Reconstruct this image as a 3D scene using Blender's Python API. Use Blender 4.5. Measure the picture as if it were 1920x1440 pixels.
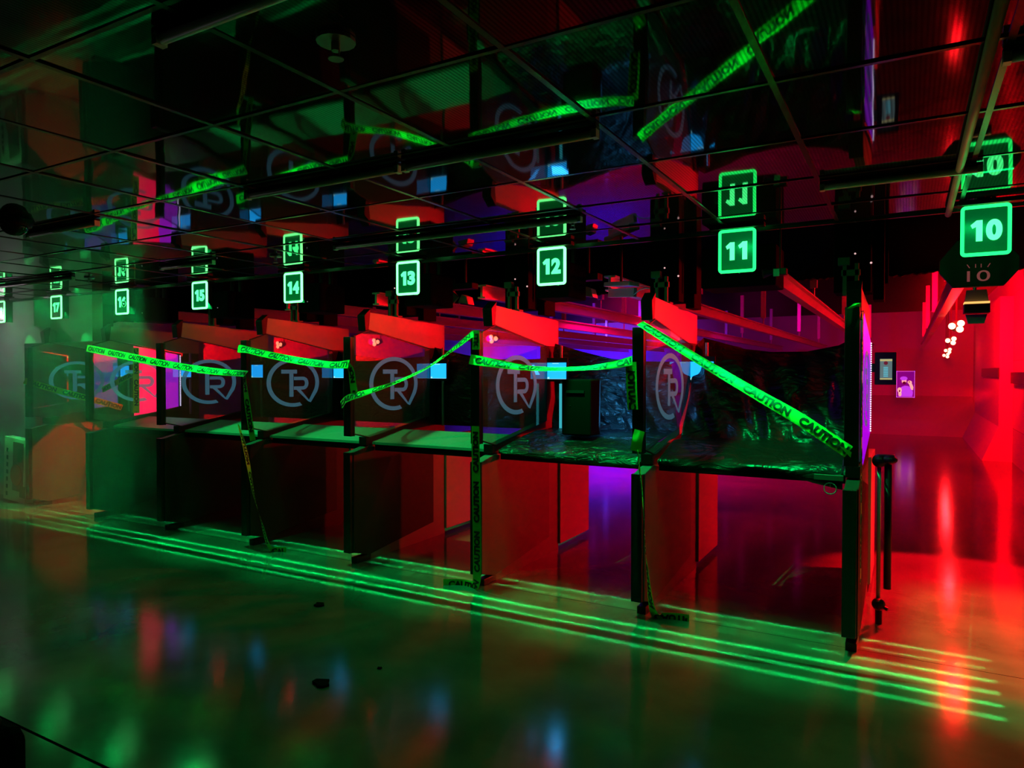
import bpy, bmesh, math, random
from mathutils import Vector, Matrix
random.seed(7)
S = bpy.context.scene
for o in list(bpy.data.objects): bpy.data.objects.remove(o)
COL = S.collection
R = math.radians

# ------------------------------------------------------------------ camera
cam_data = bpy.data.cameras.new('camera'); cam = bpy.data.objects.new('camera', cam_data); COL.objects.link(cam)
cam.location = (0, 0, 1.6); cam.rotation_euler = (math.pi/2 - 0.01696, 0, 0.51535)
cam_data.sensor_width = 36; cam_data.lens = 36*1311.7/1920; cam_data.clip_start = .02; cam_data.clip_end = 120
S.camera = cam
# ------------------------------------------------------------------ view, world
S.view_settings.view_transform = 'Standard'
try: S.view_settings.look = 'None'
except Exception: pass
S.view_settings.gamma = 1; S.view_settings.use_curve_mapping = False; S.view_settings.exposure = 0.0
W = bpy.data.worlds.new('world'); S.world = W; W.use_nodes = True
W.node_tree.nodes['Background'].inputs[0].default_value = (.0006, .0012, .0012, 1)
W.node_tree.nodes['Background'].inputs[1].default_value = 1.0
# ------------------------------------------------------------------ lights
LANES = list(range(10, 19))
def lane_x(k): return .342 - 1.25*(k-10)
def div_x(k): return lane_x(k) - .615            # divider on the left of lane k
def light(name, kind, loc, color, power, target=None, rot=None, **kw):
    d = bpy.data.lights.new(name, kind); d.color = color; d.energy = power
    for a, v in kw.items(): setattr(d, a, v)
    o = bpy.data.objects.new(name, d); COL.objects.link(o); o.location = loc
    if target is not None:
        o.rotation_euler = (Vector(target)-Vector(loc)).to_track_quat('-Z', 'Y').to_euler()
    if rot: o.rotation_euler = rot
    return o
RED = (1, .0, .006); GREEN = (.0, 1, .16); BLUE = (.10, .04, 1); PINK = (1, 0, .16)
# thin louvre fans of the green strip above the firing line: parallel stripes on the floor
for yt, p, w in ((4.66, 5, .02), (4.52, 2.2, .012), (4.35, 7, .025), (4.20, 8, .03), (4.05, 6.5, .025), (3.90, 4.5, .03)):
    a = math.atan2(yt-4.30, 2.44)
    light('green_louvre_light', 'AREA', (-4.7, 4.30, 2.44), GREEN, p*1.4, rot=(a, 0, 0), shape='RECTANGLE', size=10.2, size_y=w, spread=R(1.3))
# under each number sign: a small lamp shining to the right half of the stall
for k in LANES:
    light('green_sign_lamp', 'SPOT', (lane_x(k), 4.46, 2.30), GREEN, 170 if k < 16 else 14, target=(lane_x(k)+.38, 4.86, 0), spot_size=R(64), spot_blend=.5, shadow_soft_size=.004)
    if k < 17: light('green_tape_fill', 'AREA', (lane_x(k), 3.90, 2.43), GREEN, 1.3, target=(lane_x(k)+.25, 4.4, 1.3), shape='RECTANGLE', size=.20, size_y=.03, spread=R(140))  # added unseen fill, brightens the tape faces from the front
    light('green_floor_fill', 'AREA', (lane_x(k), 4.22, 2.40), GREEN, 2.8 if k < 16 else .5, target=(lane_x(k)-.1, 2.9, .0), shape='RECTANGLE', size=.20, size_y=.03, spread=R(150))  # added unseen fill for the general green on the front floor
# red range lamps, on a row downrange of lane ten, shining back at the firing line
LAMPS = ((.50, 9.9, 2.15), (.645, 14.4, 2.15), (.875, 21.0, 2.15), (.90, 22.6, 2.06))
for lx_, y, lz_ in LAMPS:
    light('red_range_lamp', 'SPOT', (lx_, y-.14, lz_), RED, 55, target=(-.3, 5.5, .6), spot_size=R(75), spot_blend=.5, shadow_soft_size=.05)
light('red_baffle_lamp', 'SPOT', (.60, 6.72, 2.80), RED, 2300, target=(.40, 5.85, 0), spot_size=R(54), spot_blend=.25, shadow_soft_size=.05)
light('red_wall_lamp', 'AREA', (.3, 8.5, 3.0), RED, 600, target=(1.7, 10.8, 2.2), shape='SQUARE', size=.3, spread=R(85))
light('red_wall_lamp', 'AREA', (.5, 13.2, 3.0), RED, 150, target=(1.6, 16.5, 1.6), shape='SQUARE', size=.3, spread=R(90))
for k, p in ((10, 60), (11, 190), (12, 170), (13, 60), (14, 26), (15, 14)):
    light('red_plate_fill', 'SPOT', (lane_x(k)+.42, 5.75, 2.16), RED, p, target=(div_x(k), 5.15, 2.0), spot_size=R(62), spot_blend=.6, shadow_soft_size=.02)  # added unseen spots that redden the tops of the divider plates
light('red_low_range_lamp', 'SPOT', (.95, 10.6, 1.35), RED, 900, target=(-2.9, 6.1, .55), spot_size=R(34), spot_blend=.5, shadow_soft_size=.05)
light('pale_smoke_fill', 'AREA', (-10.3, 4.0, 2.35), (.78, .58, .70), 6.0, target=(-8.7, 4.15, .9), shape='SQUARE', size=.1)  # added unseen fill that greys the smoke at the left
light('red_left_lamp', 'SPOT', (-7.95, 5.35, 2.40), RED, 420, target=(-8.72, 4.78, .1), spot_size=R(36), spot_blend=.08, shadow_soft_size=.01)
for loc, tgt, c, p in (((-2.4, 13.5, 3.1), (-3.0, 20, .8), (.7, 0, .28), 28), ((-3.4, 10.0, 3.1), (-3.9, 11.2, 0), (1, 0, .12), 260),
                       ((-2.6, 7.6, 3.1), (-2.9, 8.3, 0), (.35, 0, .65), 5), ((-9.0, 20.6, 3.2), (-9.2, 23.5, 1.9), (.10, .03, 1), 150),
                       ((-12.5, 20.6, 3.2), (-12.7, 23.5, 1.9), (.10, .03, 1), 130), ((-7.0, 13, 3.1), (-7.5, 16, 2.2), (.3, .02, 1), 60), ((-.5, 18, 3.1), (-1.1, 24, .8), (1, 0, .03), 15)):
    light('range_wash_lamp', 'AREA', loc, c, p, target=tgt, shape='SQUARE', size=.8, spread=R(110))

# ------------------------------------------------------------------ helpers
def mat(name, col, rough=.5, metal=0, emit=None, es=1, ior=1.45, alpha=None, trans=0, bump=None, spec=None):
    m = bpy.data.materials.new(name); m.use_nodes = True; nt = m.node_tree; b = nt.nodes['Principled BSDF']
    b.inputs['Base Color'].default_value = (*col, 1); b.inputs['Roughness'].default_value = rough
    b.inputs['Metallic'].default_value = metal; b.inputs['IOR'].default_value = ior
    if spec is not None: b.inputs['Specular IOR Level'].default_value = spec
    if emit: b.inputs['Emission Color'].default_value = (*emit, 1); b.inputs['Emission Strength'].default_value = es
    if trans: b.inputs['Transmission Weight'].default_value = trans
    if alpha is not None: b.inputs['Alpha'].default_value = alpha
    tc = nt.nodes.new('ShaderNodeTexCoord'); n = nt.nodes.new('ShaderNodeTexNoise')
    nt.links.new(tc.outputs['Object'], n.inputs['Vector'])
    if bump:
        sc, st, di = bump
        n.inputs['Scale'].default_value = sc; n.inputs['Detail'].default_value = 4
        bp = nt.nodes.new('ShaderNodeBump'); bp.inputs['Strength'].default_value = st; bp.inputs['Distance'].default_value = di
        nt.links.new(n.outputs['Fac'], bp.inputs['Height']); nt.links.new(bp.outputs['Normal'], b.inputs['Normal'])
    else:
        n.inputs['Scale'].default_value = 14
        rr = nt.nodes.new('ShaderNodeMapRange'); rr.inputs[3].default_value = max(0, rough*.85); rr.inputs[4].default_value = min(1, rough*1.15)
        nt.links.new(n.outputs['Fac'], rr.inputs[0]); nt.links.new(rr.outputs[0], b.inputs['Roughness'])
    return m
def box(bm, c, s, rot=None):
    r = bmesh.ops.create_cube(bm, size=1); vs = r['verts']
    M = Matrix.Translation(c) @ (rot.to_4x4() if rot else Matrix.Identity(4)) @ Matrix.Diagonal((*s, 1))
    bmesh.ops.transform(bm, matrix=M, verts=vs); return vs
def bx(bm, x0, x1, y0, y1, z0, z1): return box(bm, ((x0+x1)/2, (y0+y1)/2, (z0+z1)/2), (x1-x0, y1-y0, z1-z0))
def prism(bm, pts, axis, a, b):
    """polygon in the two axes other than `axis`, extruded from a to b"""
    def P(u, v, w): return {'x': (w, u, v), 'y': (u, w, v), 'z': (u, v, w)}[axis]
    lo = [bm.verts.new(P(u, v, a)) for u, v in pts]; hi = [bm.verts.new(P(u, v, b)) for u, v in pts]
    n = len(pts); bm.faces.new(lo); bm.faces.new(hi[::-1])
    for i in range(n): bm.faces.new((lo[i], lo[(i+1) % n], hi[(i+1) % n], hi[i]))
def cyl(bm, p0, p1, r, r2=None, seg=16):
    p0, p1 = Vector(p0), Vector(p1); d = p1-p0
    res = bmesh.ops.create_cone(bm, segments=seg, radius1=r, radius2=r if r2 is None else r2, depth=d.length, cap_ends=True)
    M = Matrix.Translation((p0+p1)/2) @ d.to_track_quat('Z', 'Y').to_matrix().to_4x4()
    bmesh.ops.transform(bm, matrix=M, verts=res['verts'])
def tube(bm, pts, r, seg=8):
    for a, b in zip(pts[:-1], pts[1:]): cyl(bm, a, b, r, seg=seg)
def sph(bm, c, r, s=(1, 1, 1)):
    q = bmesh.ops.create_uvsphere(bm, u_segments=16, v_segments=10, radius=r)
    bmesh.ops.transform(bm, matrix=Matrix.Translation(c) @ Matrix.Diagonal((*s, 1)), verts=q['verts'])
def obj(name, bm, m, parent=None, bevel=0, smooth=False, loc=None):
    bmesh.ops.recalc_face_normals(bm, faces=bm.faces)
    me = bpy.data.meshes.new(name); bm.to_mesh(me); bm.free()
    o = bpy.data.objects.new(name, me); COL.objects.link(o); me.materials.append(m)
    if smooth:
        for p in me.polygons: p.use_smooth = True
    if bevel:
        md = o.modifiers.new('bevel', 'BEVEL'); md.width = bevel; md.segments = 2; md.limit_method = 'ANGLE'
    if parent is not None:
        o.parent = parent; o.matrix_parent_inverse = Matrix.Translation(-Vector(parent.location))
    return o
def B(): return bmesh.new()
def thing(name, label, cat, loc=(0, 0, 0), group=None):
    o = bpy.data.objects.new(name, None); COL.objects.link(o); o.location = loc; o.empty_display_size = .1
    o['label'] = label; o['category'] = cat
    if group: o['group'] = group
    return o
def tag(o, label, cat, group=None, kind=None):
    o['label'] = label; o['category'] = cat
    if group: o['group'] = group
    if kind: o['kind'] = kind
    return o
def struct(o): o['kind'] = 'structure'; return o
def text_bm(txt, offset=0.0, depth=0.0, space=1.0, res=6):
    """letters as a mesh, normalised: x from 0 to width, y from 0 to 1 cap height; returns bmesh, width"""
    c = bpy.data.curves.new('t', 'FONT'); c.body = txt; c.offset = offset; c.extrude = depth; c.space_character = space; c.resolution_u = res
    o = bpy.data.objects.new('t', c); COL.objects.link(o)
    dg = bpy.context.evaluated_depsgraph_get(); dg.update()
    me = bpy.data.meshes.new_from_object(o.evaluated_get(dg)); bm = bmesh.new(); bm.from_mesh(me)
    bpy.data.objects.remove(o); bpy.data.curves.remove(c); bpy.data.meshes.remove(me)
    xs = [v.co.x for v in bm.verts]; ys = [v.co.y for v in bm.verts]
    x0, x1, y0, y1 = min(xs), max(xs), min(ys), max(ys)
    for v in bm.verts:
        v.co.x = (v.co.x-x0)/(x1-x0); v.co.y = (v.co.y-y0)/(y1-y0)
    return bm
def place_text(txt, origin, ux, uy, w, h, n, thick=.004, offset=.02, space=1.0, res=6):
    """text filling w x h from origin, along ux, uy, standing thick proud along n"""
    bm = text_bm(txt, offset=offset, depth=.5, space=space, res=res)
    origin, ux, uy, n = Vector(origin), Vector(ux), Vector(uy), Vector(n)
    for v in bm.verts:
        x, y, z = v.co; v.co = origin + ux*(x*w) + uy*(y*h) + n*(thick if z > 0 else 0)
    return bm

# ------------------------------------------------------------------ materials
black_metal = mat('black_metal', (.010, .010, .011), .4, .0, spec=.25)
black_paint = mat('black_paint', (.014, .013, .014), .5, spec=.25)
black_matte = mat('black_matte', (.003, .003, .003), .9, spec=.05)
grey_steel = mat('grey_steel', (.35, .34, .34), .35, .8)
armour = mat('painted_armour_plate', (.32, .30, .30), .42)
lower_shaded = mat('painted_board_shaded', (.022, .021, .021), .6, spec=.2); lower_lit = mat('painted_board_lit', (.10, .085, .085), .55); base_lit = mat('painted_base_plate_lit', (.16, .15, .15), .5); base_shaded = mat('painted_base_plate_shaded', (.03, .028, .028), .5, spec=.2)  # lit and shaded copies: light on each divider is put into the colour
foam_mat = mat('rubber_crumb_board', (.42, .40, .40), .9, bump=(160, .5, .004))
batten_mat = mat('lamp_batten_white', (.85, .88, .86), .3)
bench_mat = mat('bench_laminate', (.10, .12, .12), .5)
rail_mat = mat('rail_aluminium', (.5, .5, .5), .35, .3)
range_mat = mat('range_wall_paint', (.40, .36, .38), .8, bump=(6, .3, .02))
tape_mat = mat('caution_tape_yellow', (.50, .62, .06), .42, bump=(30, .4, .003))
ink_mat = mat('black_ink', (.004, .004, .004), .5)
screen_mat = mat('tablet_screen_lit', (.0, .1, .2), .2, emit=(.01, .33, .85), es=1.8)
screen_white = mat('tablet_screen_white', (.1, .1, .1), .2, emit=(.35, .9, 1), es=1.0)
glow = mat('edge_lit_acrylic', (.0, .1, .03), .3, emit=(.12, 1.0, .22), es=4.5)
glow_near = mat('edge_lit_acrylic_near', (.0, .1, .03), .3, emit=(.012, 1.0, .14), es=2.6)
glow_digit = mat('edge_lit_digit', (.0, .1, .03), .3, emit=(.06, 1.0, .24), es=3.0)
pane_green = mat('green_acrylic_sheet', (.0, .06, .01), .2, emit=(.0, .10, .018), es=1.0)
led_red = mat('red_led', (.5, 0, 0), .3, emit=(1, .05, .03), es=4)
led_white = mat('white_led', (.5, .5, .5), .3, emit=(.8, .7, 1), es=2.2)
lamp_hot = mat('red_lamp_lens', (1, .2, .1), .3, emit=(1, .20, .10), es=14)
cardboard = mat('white_carton', (.62, .58, .52), .7)
tan_mat = mat('tan_conduit', (.38, .30, .18), .6)
def tarp_material(sc=4.5, st=.55, name='black_plastic_film'):
    m = bpy.data.materials.new(name); m.use_nodes = True; nt = m.node_tree; b = nt.nodes['Principled BSDF']
    b.inputs['Base Color'].default_value = (.006, .006, .007, 1); b.inputs['Roughness'].default_value = .28; b.inputs['IOR'].default_value = 1.5; b.inputs['Specular IOR Level'].default_value = .6 if sc > 5 else .3
    tc = nt.nodes.new('ShaderNodeTexCoord'); mp = nt.nodes.new('ShaderNodeMapping'); mp.inputs['Scale'].default_value = (1, 1, 2.2)
    n = nt.nodes.new('ShaderNodeTexNoise'); n.inputs['Scale'].default_value = sc; n.inputs['Detail'].default_value = 5; n.inputs['Distortion'].default_value = 1.6
    bp = nt.nodes.new('ShaderNodeBump'); bp.inputs['Strength'].default_value = st; bp.inputs['Distance'].default_value = .05
    nt.links.new(tc.outputs['Object'], mp.inputs[0]); nt.links.new(mp.outputs[0], n.inputs['Vector'])
    nt.links.new(n.outputs['Fac'], bp.inputs['Height']); nt.links.new(bp.outputs['Normal'], b.inputs['Normal'])
    return m
tarp_mat = tarp_material(); tarp_crumpled = tarp_material(7.5, 1.0, 'crumpled_plastic_film')
def glass_material():
    m = bpy.data.materials.new('clear_ballistic_glass'); m.use_nodes = True; nt = m.node_tree; nt.nodes.clear()
    out = nt.nodes.new('ShaderNodeOutputMaterial'); tr = nt.nodes.new('ShaderNodeBsdfTransparent'); gl = nt.nodes.new('ShaderNodeBsdfGlossy')
    tr.inputs[0].default_value = (.80, .82, .84, 1); gl.inputs['Roughness'].default_value = .01
    fr = nt.nodes.new('ShaderNodeFresnel'); fr.inputs[0].default_value = 2.3; ge = nt.nodes.new('ShaderNodeNewGeometry'); iv = nt.nodes.new('ShaderNodeMath'); iv.operation = 'SUBTRACT'; iv.inputs[0].default_value = 1; mu = nt.nodes.new('ShaderNodeMath'); mu.operation = 'MULTIPLY'
    nt.links.new(ge.outputs['Backfacing'], iv.inputs[1]); nt.links.new(iv.outputs[0], mu.inputs[0]); nt.links.new(fr.outputs[0], mu.inputs[1]); mx = nt.nodes.new('ShaderNodeMixShader')
    df = nt.nodes.new('ShaderNodeBsdfDiffuse'); df.inputs[0].default_value = (.5, .5, .5, 1); m2 = nt.nodes.new('ShaderNodeMixShader'); m2.inputs[0].default_value = .05
    nt.links.new(tr.outputs[0], m2.inputs[1]); nt.links.new(df.outputs[0], m2.inputs[2])
    nt.links.new(mu.outputs[0], mx.inputs[0]); nt.links.new(m2.outputs[0], mx.inputs[1]); nt.links.new(gl.outputs[0], mx.inputs[2])
    nt.links.new(mx.outputs[0], out.inputs[0]); return m
glass_mat = glass_material()
frost_mat = mat('edge_lit_etching', (.06, .12, .15), .5, emit=(.045, .16, .24), es=.5, alpha=.6)
def ceiling_material():
    m = bpy.data.materials.new('ribbed_gloss_tile'); m.use_nodes = True; nt = m.node_tree; b = nt.nodes['Principled BSDF']
    tc = nt.nodes.new('ShaderNodeTexCoord'); sx = nt.nodes.new('ShaderNodeSeparateXYZ'); nt.links.new(tc.outputs['Object'], sx.inputs[0])
    def wave(sock, pitch):
        a = nt.nodes.new('ShaderNodeMath'); a.operation = 'MULTIPLY'; a.inputs[1].default_value = 2*math.pi/pitch; nt.links.new(sock, a.inputs[0])
        s = nt.nodes.new('ShaderNodeMath'); s.operation = 'SINE'; nt.links.new(a.outputs[0], s.inputs[0])
        r = nt.nodes.new('ShaderNodeMapRange'); r.inputs[1].default_value = -.5; r.inputs[2].default_value = .5; r.clamp = True
        nt.links.new(s.outputs[0], r.inputs[0]); return r.outputs[0]
    w = wave(sx.outputs['X'], .0135)
    mr = nt.nodes.new('ShaderNodeMapRange'); mr.inputs[3].default_value = .10; mr.inputs[4].default_value = 1.0; nt.links.new(w, mr.inputs[0])
    b.inputs['Base Color'].default_value = (.012, .013, .013, 1); b.inputs['Roughness'].default_value = .035; b.inputs['IOR'].default_value = 1.65
    nt.links.new(mr.outputs[0], b.inputs['Specular IOR Level'])
    mr.inputs[3].default_value = .12; mr.inputs[4].default_value = .55
    n = nt.nodes.new('ShaderNodeTexNoise'); n.inputs['Scale'].default_value = 1.3; nt.links.new(tc.outputs['Object'], n.inputs['Vector'])
    bp = nt.nodes.new('ShaderNodeBump'); bp.inputs['Strength'].default_value = .12; bp.inputs['Distance'].default_value = .02
    nt.links.new(n.outputs['Fac'], bp.inputs['Height']); nt.links.new(bp.outputs['Normal'], b.inputs['Normal'])
    return m
def floor_material():
    m = bpy.data.materials.new('polished_floor'); m.use_nodes = True; nt = m.node_tree; b = nt.nodes['Principled BSDF']
    tc = nt.nodes.new('ShaderNodeTexCoord'); L = nt.links
    n = nt.nodes.new('ShaderNodeTexNoise'); n.inputs['Scale'].default_value = 2.2; n.inputs['Detail'].default_value = 6; L.new(tc.outputs['Object'], n.inputs['Vector'])
    cr = nt.nodes.new('ShaderNodeValToRGB'); cr.color_ramp.elements[0].color = (.085, .085, .08, 1); cr.color_ramp.elements[1].color = (.14, .14, .13, 1)
    cr.color_ramp.elements[0].position = .35; cr.color_ramp.elements[1].position = .7; L.new(n.outputs['Fac'], cr.inputs[0])
    # seams of the sheet floor
    sp = nt.nodes.new('ShaderNodeSeparateXYZ'); L.new(tc.outputs['Object'], sp.inputs[0])
    def seam(sock, at, wd):
        a = nt.nodes.new('ShaderNodeMath'); a.operation = 'SUBTRACT'; a.inputs[1].default_value = at; L.new(sock, a.inputs[0])
        c = nt.nodes.new('ShaderNodeMath'); c.operation = 'ABSOLUTE'; L.new(a.outputs[0], c.inputs[0])
        d = nt.nodes.new('ShaderNodeMath'); d.operation = 'GREATER_THAN'; d.inputs[1].default_value = wd; L.new(c.outputs[0], d.inputs[0]); return d.outputs[0]
    def mul(a, b_):
        k = nt.nodes.new('ShaderNodeMath'); k.operation = 'MULTIPLY'; L.new(a, k.inputs[0]); L.new(b_, k.inputs[1]); return k.outputs[0]
    s = mul(seam(sp.outputs['Y'], 1.63, .007), seam(sp.outputs['Y'], 4.47, .003))
    mx = nt.nodes.new('ShaderNodeMix'); mx.data_type = 'RGBA'; mx.inputs[6].default_value = (.004, .004, .004, 1)
    L.new(s, mx.inputs[0]); L.new(cr.outputs[0], mx.inputs[7]); L.new(mx.outputs[2], b.inputs['Base Color'])
    sl = nt.nodes.new('ShaderNodeMath'); sl.operation = 'MULTIPLY'; sl.inputs[1].default_value = .5; L.new(s, sl.inputs[0]); L.new(sl.outputs[0], b.inputs['Specular IOR Level'])
    n2 = nt.nodes.new('ShaderNodeTexNoise'); n2.inputs['Scale'].default_value = 5; L.new(tc.outputs['Object'], n2.inputs['Vector'])
    rr = nt.nodes.new('ShaderNodeMapRange'); rr.inputs[3].default_value = .085; rr.inputs[4].default_value = .15; L.new(n2.outputs['Fac'], rr.inputs[0]); L.new(rr.outputs[0], b.inputs['Roughness'])
    b.inputs['IOR'].default_value = 1.6
    # fine scratches: stretched noise
    mp = nt.nodes.new('ShaderNodeMapping'); mp.inputs['Scale'].default_value = (5, 22, 1); mp.inputs['Rotation'].default_value = (0, 0, .5); L.new(tc.outputs['Object'], mp.inputs[0])
    n3 = nt.nodes.new('ShaderNodeTexNoise'); n3.inputs['Scale'].default_value = 6; n3.inputs['Detail'].default_value = 6; n3.inputs['Distortion'].default_value = 1.2; L.new(mp.outputs[0], n3.inputs['Vector'])
    bp = nt.nodes.new('ShaderNodeBump'); bp.inputs['Strength'].default_value = .10; bp.inputs['Distance'].default_value = .0012
    L.new(n3.outputs['Fac'], bp.inputs['Height']); L.new(bp.outputs['Normal'], b.inputs['Normal'])
    return m

# ------------------------------------------------------------------ setting
bm = B(); bx(bm, -15, 3, -2.5, 25, -.1, 0); struct(obj('floor', bm, floor_material()))
# ceiling: 61 cm tiles, each hung a hair out of true, with a T-grid below
bm = B(); G = .61
gx = [.235-.0+G*i for i in range(-24, 6)]; gy = [4.13+G*j for j in range(-11, 1)]+[4.60]
for i in range(len(gx)-1):
    for j in range(len(gy)-1):
        x0, x1, y0, y1 = gx[i], gx[i+1], gy[j], gy[j+1]
        tx, ty = random.gauss(0, .0035), random.gauss(0, .0035); z = 2.50
        vs = []
        for (x, y) in ((x0, y0), (x0, y1), (x1, y1), (x1, y0)):
            vs.append(bm.verts.new((x, y, z + tx*(x-(x0+x1)/2) + ty*(y-(y0+y1)/2))))
        bm.faces.new(vs)
        up = [bm.verts.new((v.co.x, v.co.y, 2.56)) for v in vs]
        bm.faces.new(up)
struct(obj('ceiling', bm, ceiling_material()))
bm = B()
for x in gx: bx(bm, x-.010, x+.010, gy[0], 4.6, 2.4955, 2.505)
for y in gy[:-1]: bx(bm, gx[0], gx[-1], y-.008, y+.008, 2.496, 2.506)
bx(bm, gx[0], gx[-1], 4.585, 4.61, 2.485, 2.62)
grid_mat = mat('ceiling_grid_black', (.05, .055, .055), .25, .5)
struct(obj('trim_1', bm, grid_mat))
# the hall walls behind and beside the camera
bm = B(); bx(bm, -15, 3, -2.6, -2.5, 0, 2.6); struct(obj('wall_back', bm, black_matte))
bm = B(); bx(bm, 2.9, 3, -2.5, 4.8, 0, 2.6); struct(obj('wall_right_hall', bm, black_matte))
bm = B(); bx(bm, -15.1, -15, -2.5, 25, 0, 3.6)
struct(obj('wall_left', bm, range_mat))
# range shell
bm = B(); bx(bm, -15, 3, 4.62, 25, 3.4, 3.5); struct(obj('ceiling_range', bm, black_matte))
bm = B(); bx(bm, -15, 3, 4.61, 4.66, 2.50, 3.5); struct(obj('trim_5', bm, black_matte))
bm = B()
pts = [(-15, 3.4)]
x = -15.0
while x < 3.0:
    z = 2.43 + .012*math.sin(x*7) + random.uniform(-.006, .006)
    pts.append((x, z)); pts.append((x+.03, z+.012)); x += .06
pts += [(3, 3.4)]
prism(bm, pts, 'y', 6.88, 6.98); struct(obj('trim_2', bm, black_matte))
bm = B(); bx(bm, -15, 3, 24, 24.2, 0, 3.4)
prism(bm, [(20.4, 0), (24, .9), (24, 0)], 'x', -15, 1.6); struct(obj('wall_front', bm, range_mat))
bm = B()
N = 240; top = []
for i in range(N):
    xx = -15+8.6*i/(N-1); top.append((xx, 23.5+.05*math.sin(xx*9)))
for (a, b_) in zip(top[:-1], top[1:]):
    v = [bm.verts.new((a[0], a[1], .9)), bm.verts.new((b_[0], b_[1], .9)), bm.verts.new((b_[0], b_[1], 2.6)), bm.verts.new((a[0], a[1], 2.6))]; bm.faces.new(v)
bmesh.ops.remove_doubles(bm, verts=bm.verts, dist=.0001)
cur = obj('range_curtain', bm, mat('blue_curtain', (.10, .08, .75), .8), smooth=True); tag(cur, 'wide blue curtain across the far left end of the range', 'curtain')
md = cur.modifiers.new('solid', 'SOLIDIFY'); md.thickness = .01
# right-hand range wall: block courses, dark ledge band
def block_material():
    m = bpy.data.materials.new('block_wall'); m.use_nodes = True; nt = m.node_tree; b = nt.nodes['Principled BSDF']
    tc = nt.nodes.new('ShaderNodeTexCoord'); mp = nt.nodes.new('ShaderNodeMapping'); mp.inputs['Rotation'].default_value = (R(90), 0, R(90))
    br = nt.nodes.new('ShaderNodeTexBrick'); br.inputs['Color1'].default_value = (.42, .38, .38, 1); br.inputs['Color2'].default_value = (.36, .33, .33, 1); br.inputs['Mortar'].default_value = (.2, .18, .18, 1)
    br.inputs['Scale'].default_value = 1; br.inputs['Brick Width'].default_value = 1.2; br.inputs['Row Height'].default_value = .4; br.inputs['Mortar Size'].default_value = .008
    nt.links.new(tc.outputs['Object'], mp.inputs[0]); nt.links.new(mp.outputs[0], br.inputs['Vector']); nt.links.new(br.outputs[0], b.inputs['Base Color']); b.inputs['Roughness'].default_value = .8
    return m
bm = B(); bx(bm, 1.62, 1.8, 4.66, 25, 0, 3.4); struct(obj('wall_right', bm, block_material()))
bm = B(); bx(bm, 1.56, 1.62, 4.7, 15.0, 1.40, 1.60); bx(bm, 1.40, 1.425, 15.2, 18.5, 1.50, 1.68); struct(obj('trim_3', bm, black_paint))
bm = B(); prism(bm, [(1.62, 0), (1.17, 0), (1.42, .62), (1.42, 2.95), (1.62, 2.95)], 'y', 15.2, 20.4); struct(obj('trim_4', bm, range_mat))
# partition wall at the far left: above and beside the last stalls
plaster = mat('grey_plaster', (.30, .32, .31), .8)
bm = B(); bx(bm, -15, -8.22, 4.66, 4.78, 1.96, 2.56); bx(bm, -15, -9.72, 4.66, 4.78, 0, 1.96); struct(obj('wall_partition', bm, plaster))

# ------------------------------------------------------------------ number signs
for k in LANES:
    cx = lane_x(k); y = 4.366
    names = {10: 'rightmost of the row', 11: 'second from the right'}
    t = thing('lane_number_sign', 'green glowing acrylic sign reading %d hung at the ceiling edge' % k, 'sign', (cx, y, 2.48), 'lane number signs above the firing line')
    bm = B(); bx(bm, cx-.16, cx+.16, y-.028, y+.028, 2.468, 2.492); cyl(bm, (cx-.125, y-.03, 2.475), (cx-.125, y-.036, 2.475), .007)
    obj('header_bar', bm, black_metal, t, bevel=.002)
    bm = B(); bx(bm, cx-.016, cx-.012, 4.41, 4.51, 2.215, 2.47); bx(bm, cx-.03, cx+.03, y, 4.51, 2.468, 2.478); obj('added_light_shield', bm, black_matte, t)  # added hidden fin, cuts off the lamp's light on the left
    # rounded frame ring
    def rr(w, h, r, n=6):
        P = []
        for (sx, sy, a0) in ((1, 1, 0), (-1, 1, 90), (-1, -1, 180), (1, -1, 270)):
            for i in range(n+1):
                a = R(a0+90*i/n); P.append((sx*(w/2-r)+r*math.cos(a), sy*(h/2-r)+r*math.sin(a)))
        return P
    zc = 2.334; o_ = rr(.220, .262, .022); i_ = rr(.186, .228, .006)
    bm = B(); n = len(o_); ya, yb = y-.006, y+.006
    ring = [[bm.verts.new((cx+u, yy, zc+v)) for u, v in P] for P, yy in ((o_, ya), (i_, ya), (i_, yb), (o_, yb))]
    for a in range(4):
        for i in range(n): bm.faces.new((ring[a][i], ring[a][(i+1) % n], ring[(a+1) % 4][(i+1) % n], ring[(a+1) % 4][i]))
    obj('glowing_frame', bm, glow_near if k < 12 else glow, t)
    bm = B(); bx(bm, cx-.0935, cx+.0935, y-.002, y+.002, zc-.1145, zc+.1145); obj('acrylic_panel', bm, pane_green, t)
    for n_, ch in enumerate(str(k)):
        dx0 = cx-.070 if n_ == 0 else cx+.004
        if ch == '1':
            bm = B(); prism(bm, [(dx0+.004, zc+.030), (dx0+.030, zc+.053), (dx0+.056, zc+.053), (dx0+.056, zc-.055), (dx0+.028, zc-.055), (dx0+.028, zc+.020), (dx0+.012, zc+.012)], 'y', y-.0055, y-.0022)
        else:
            bm = place_text(ch, (dx0-.003, y-.0022, zc-.055), (1, 0, 0), (0, 0, 1), .070, .108, (0, -1, 0), offset=.055, res=10)
        obj('numeral', bm, glow_digit, t)

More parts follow.
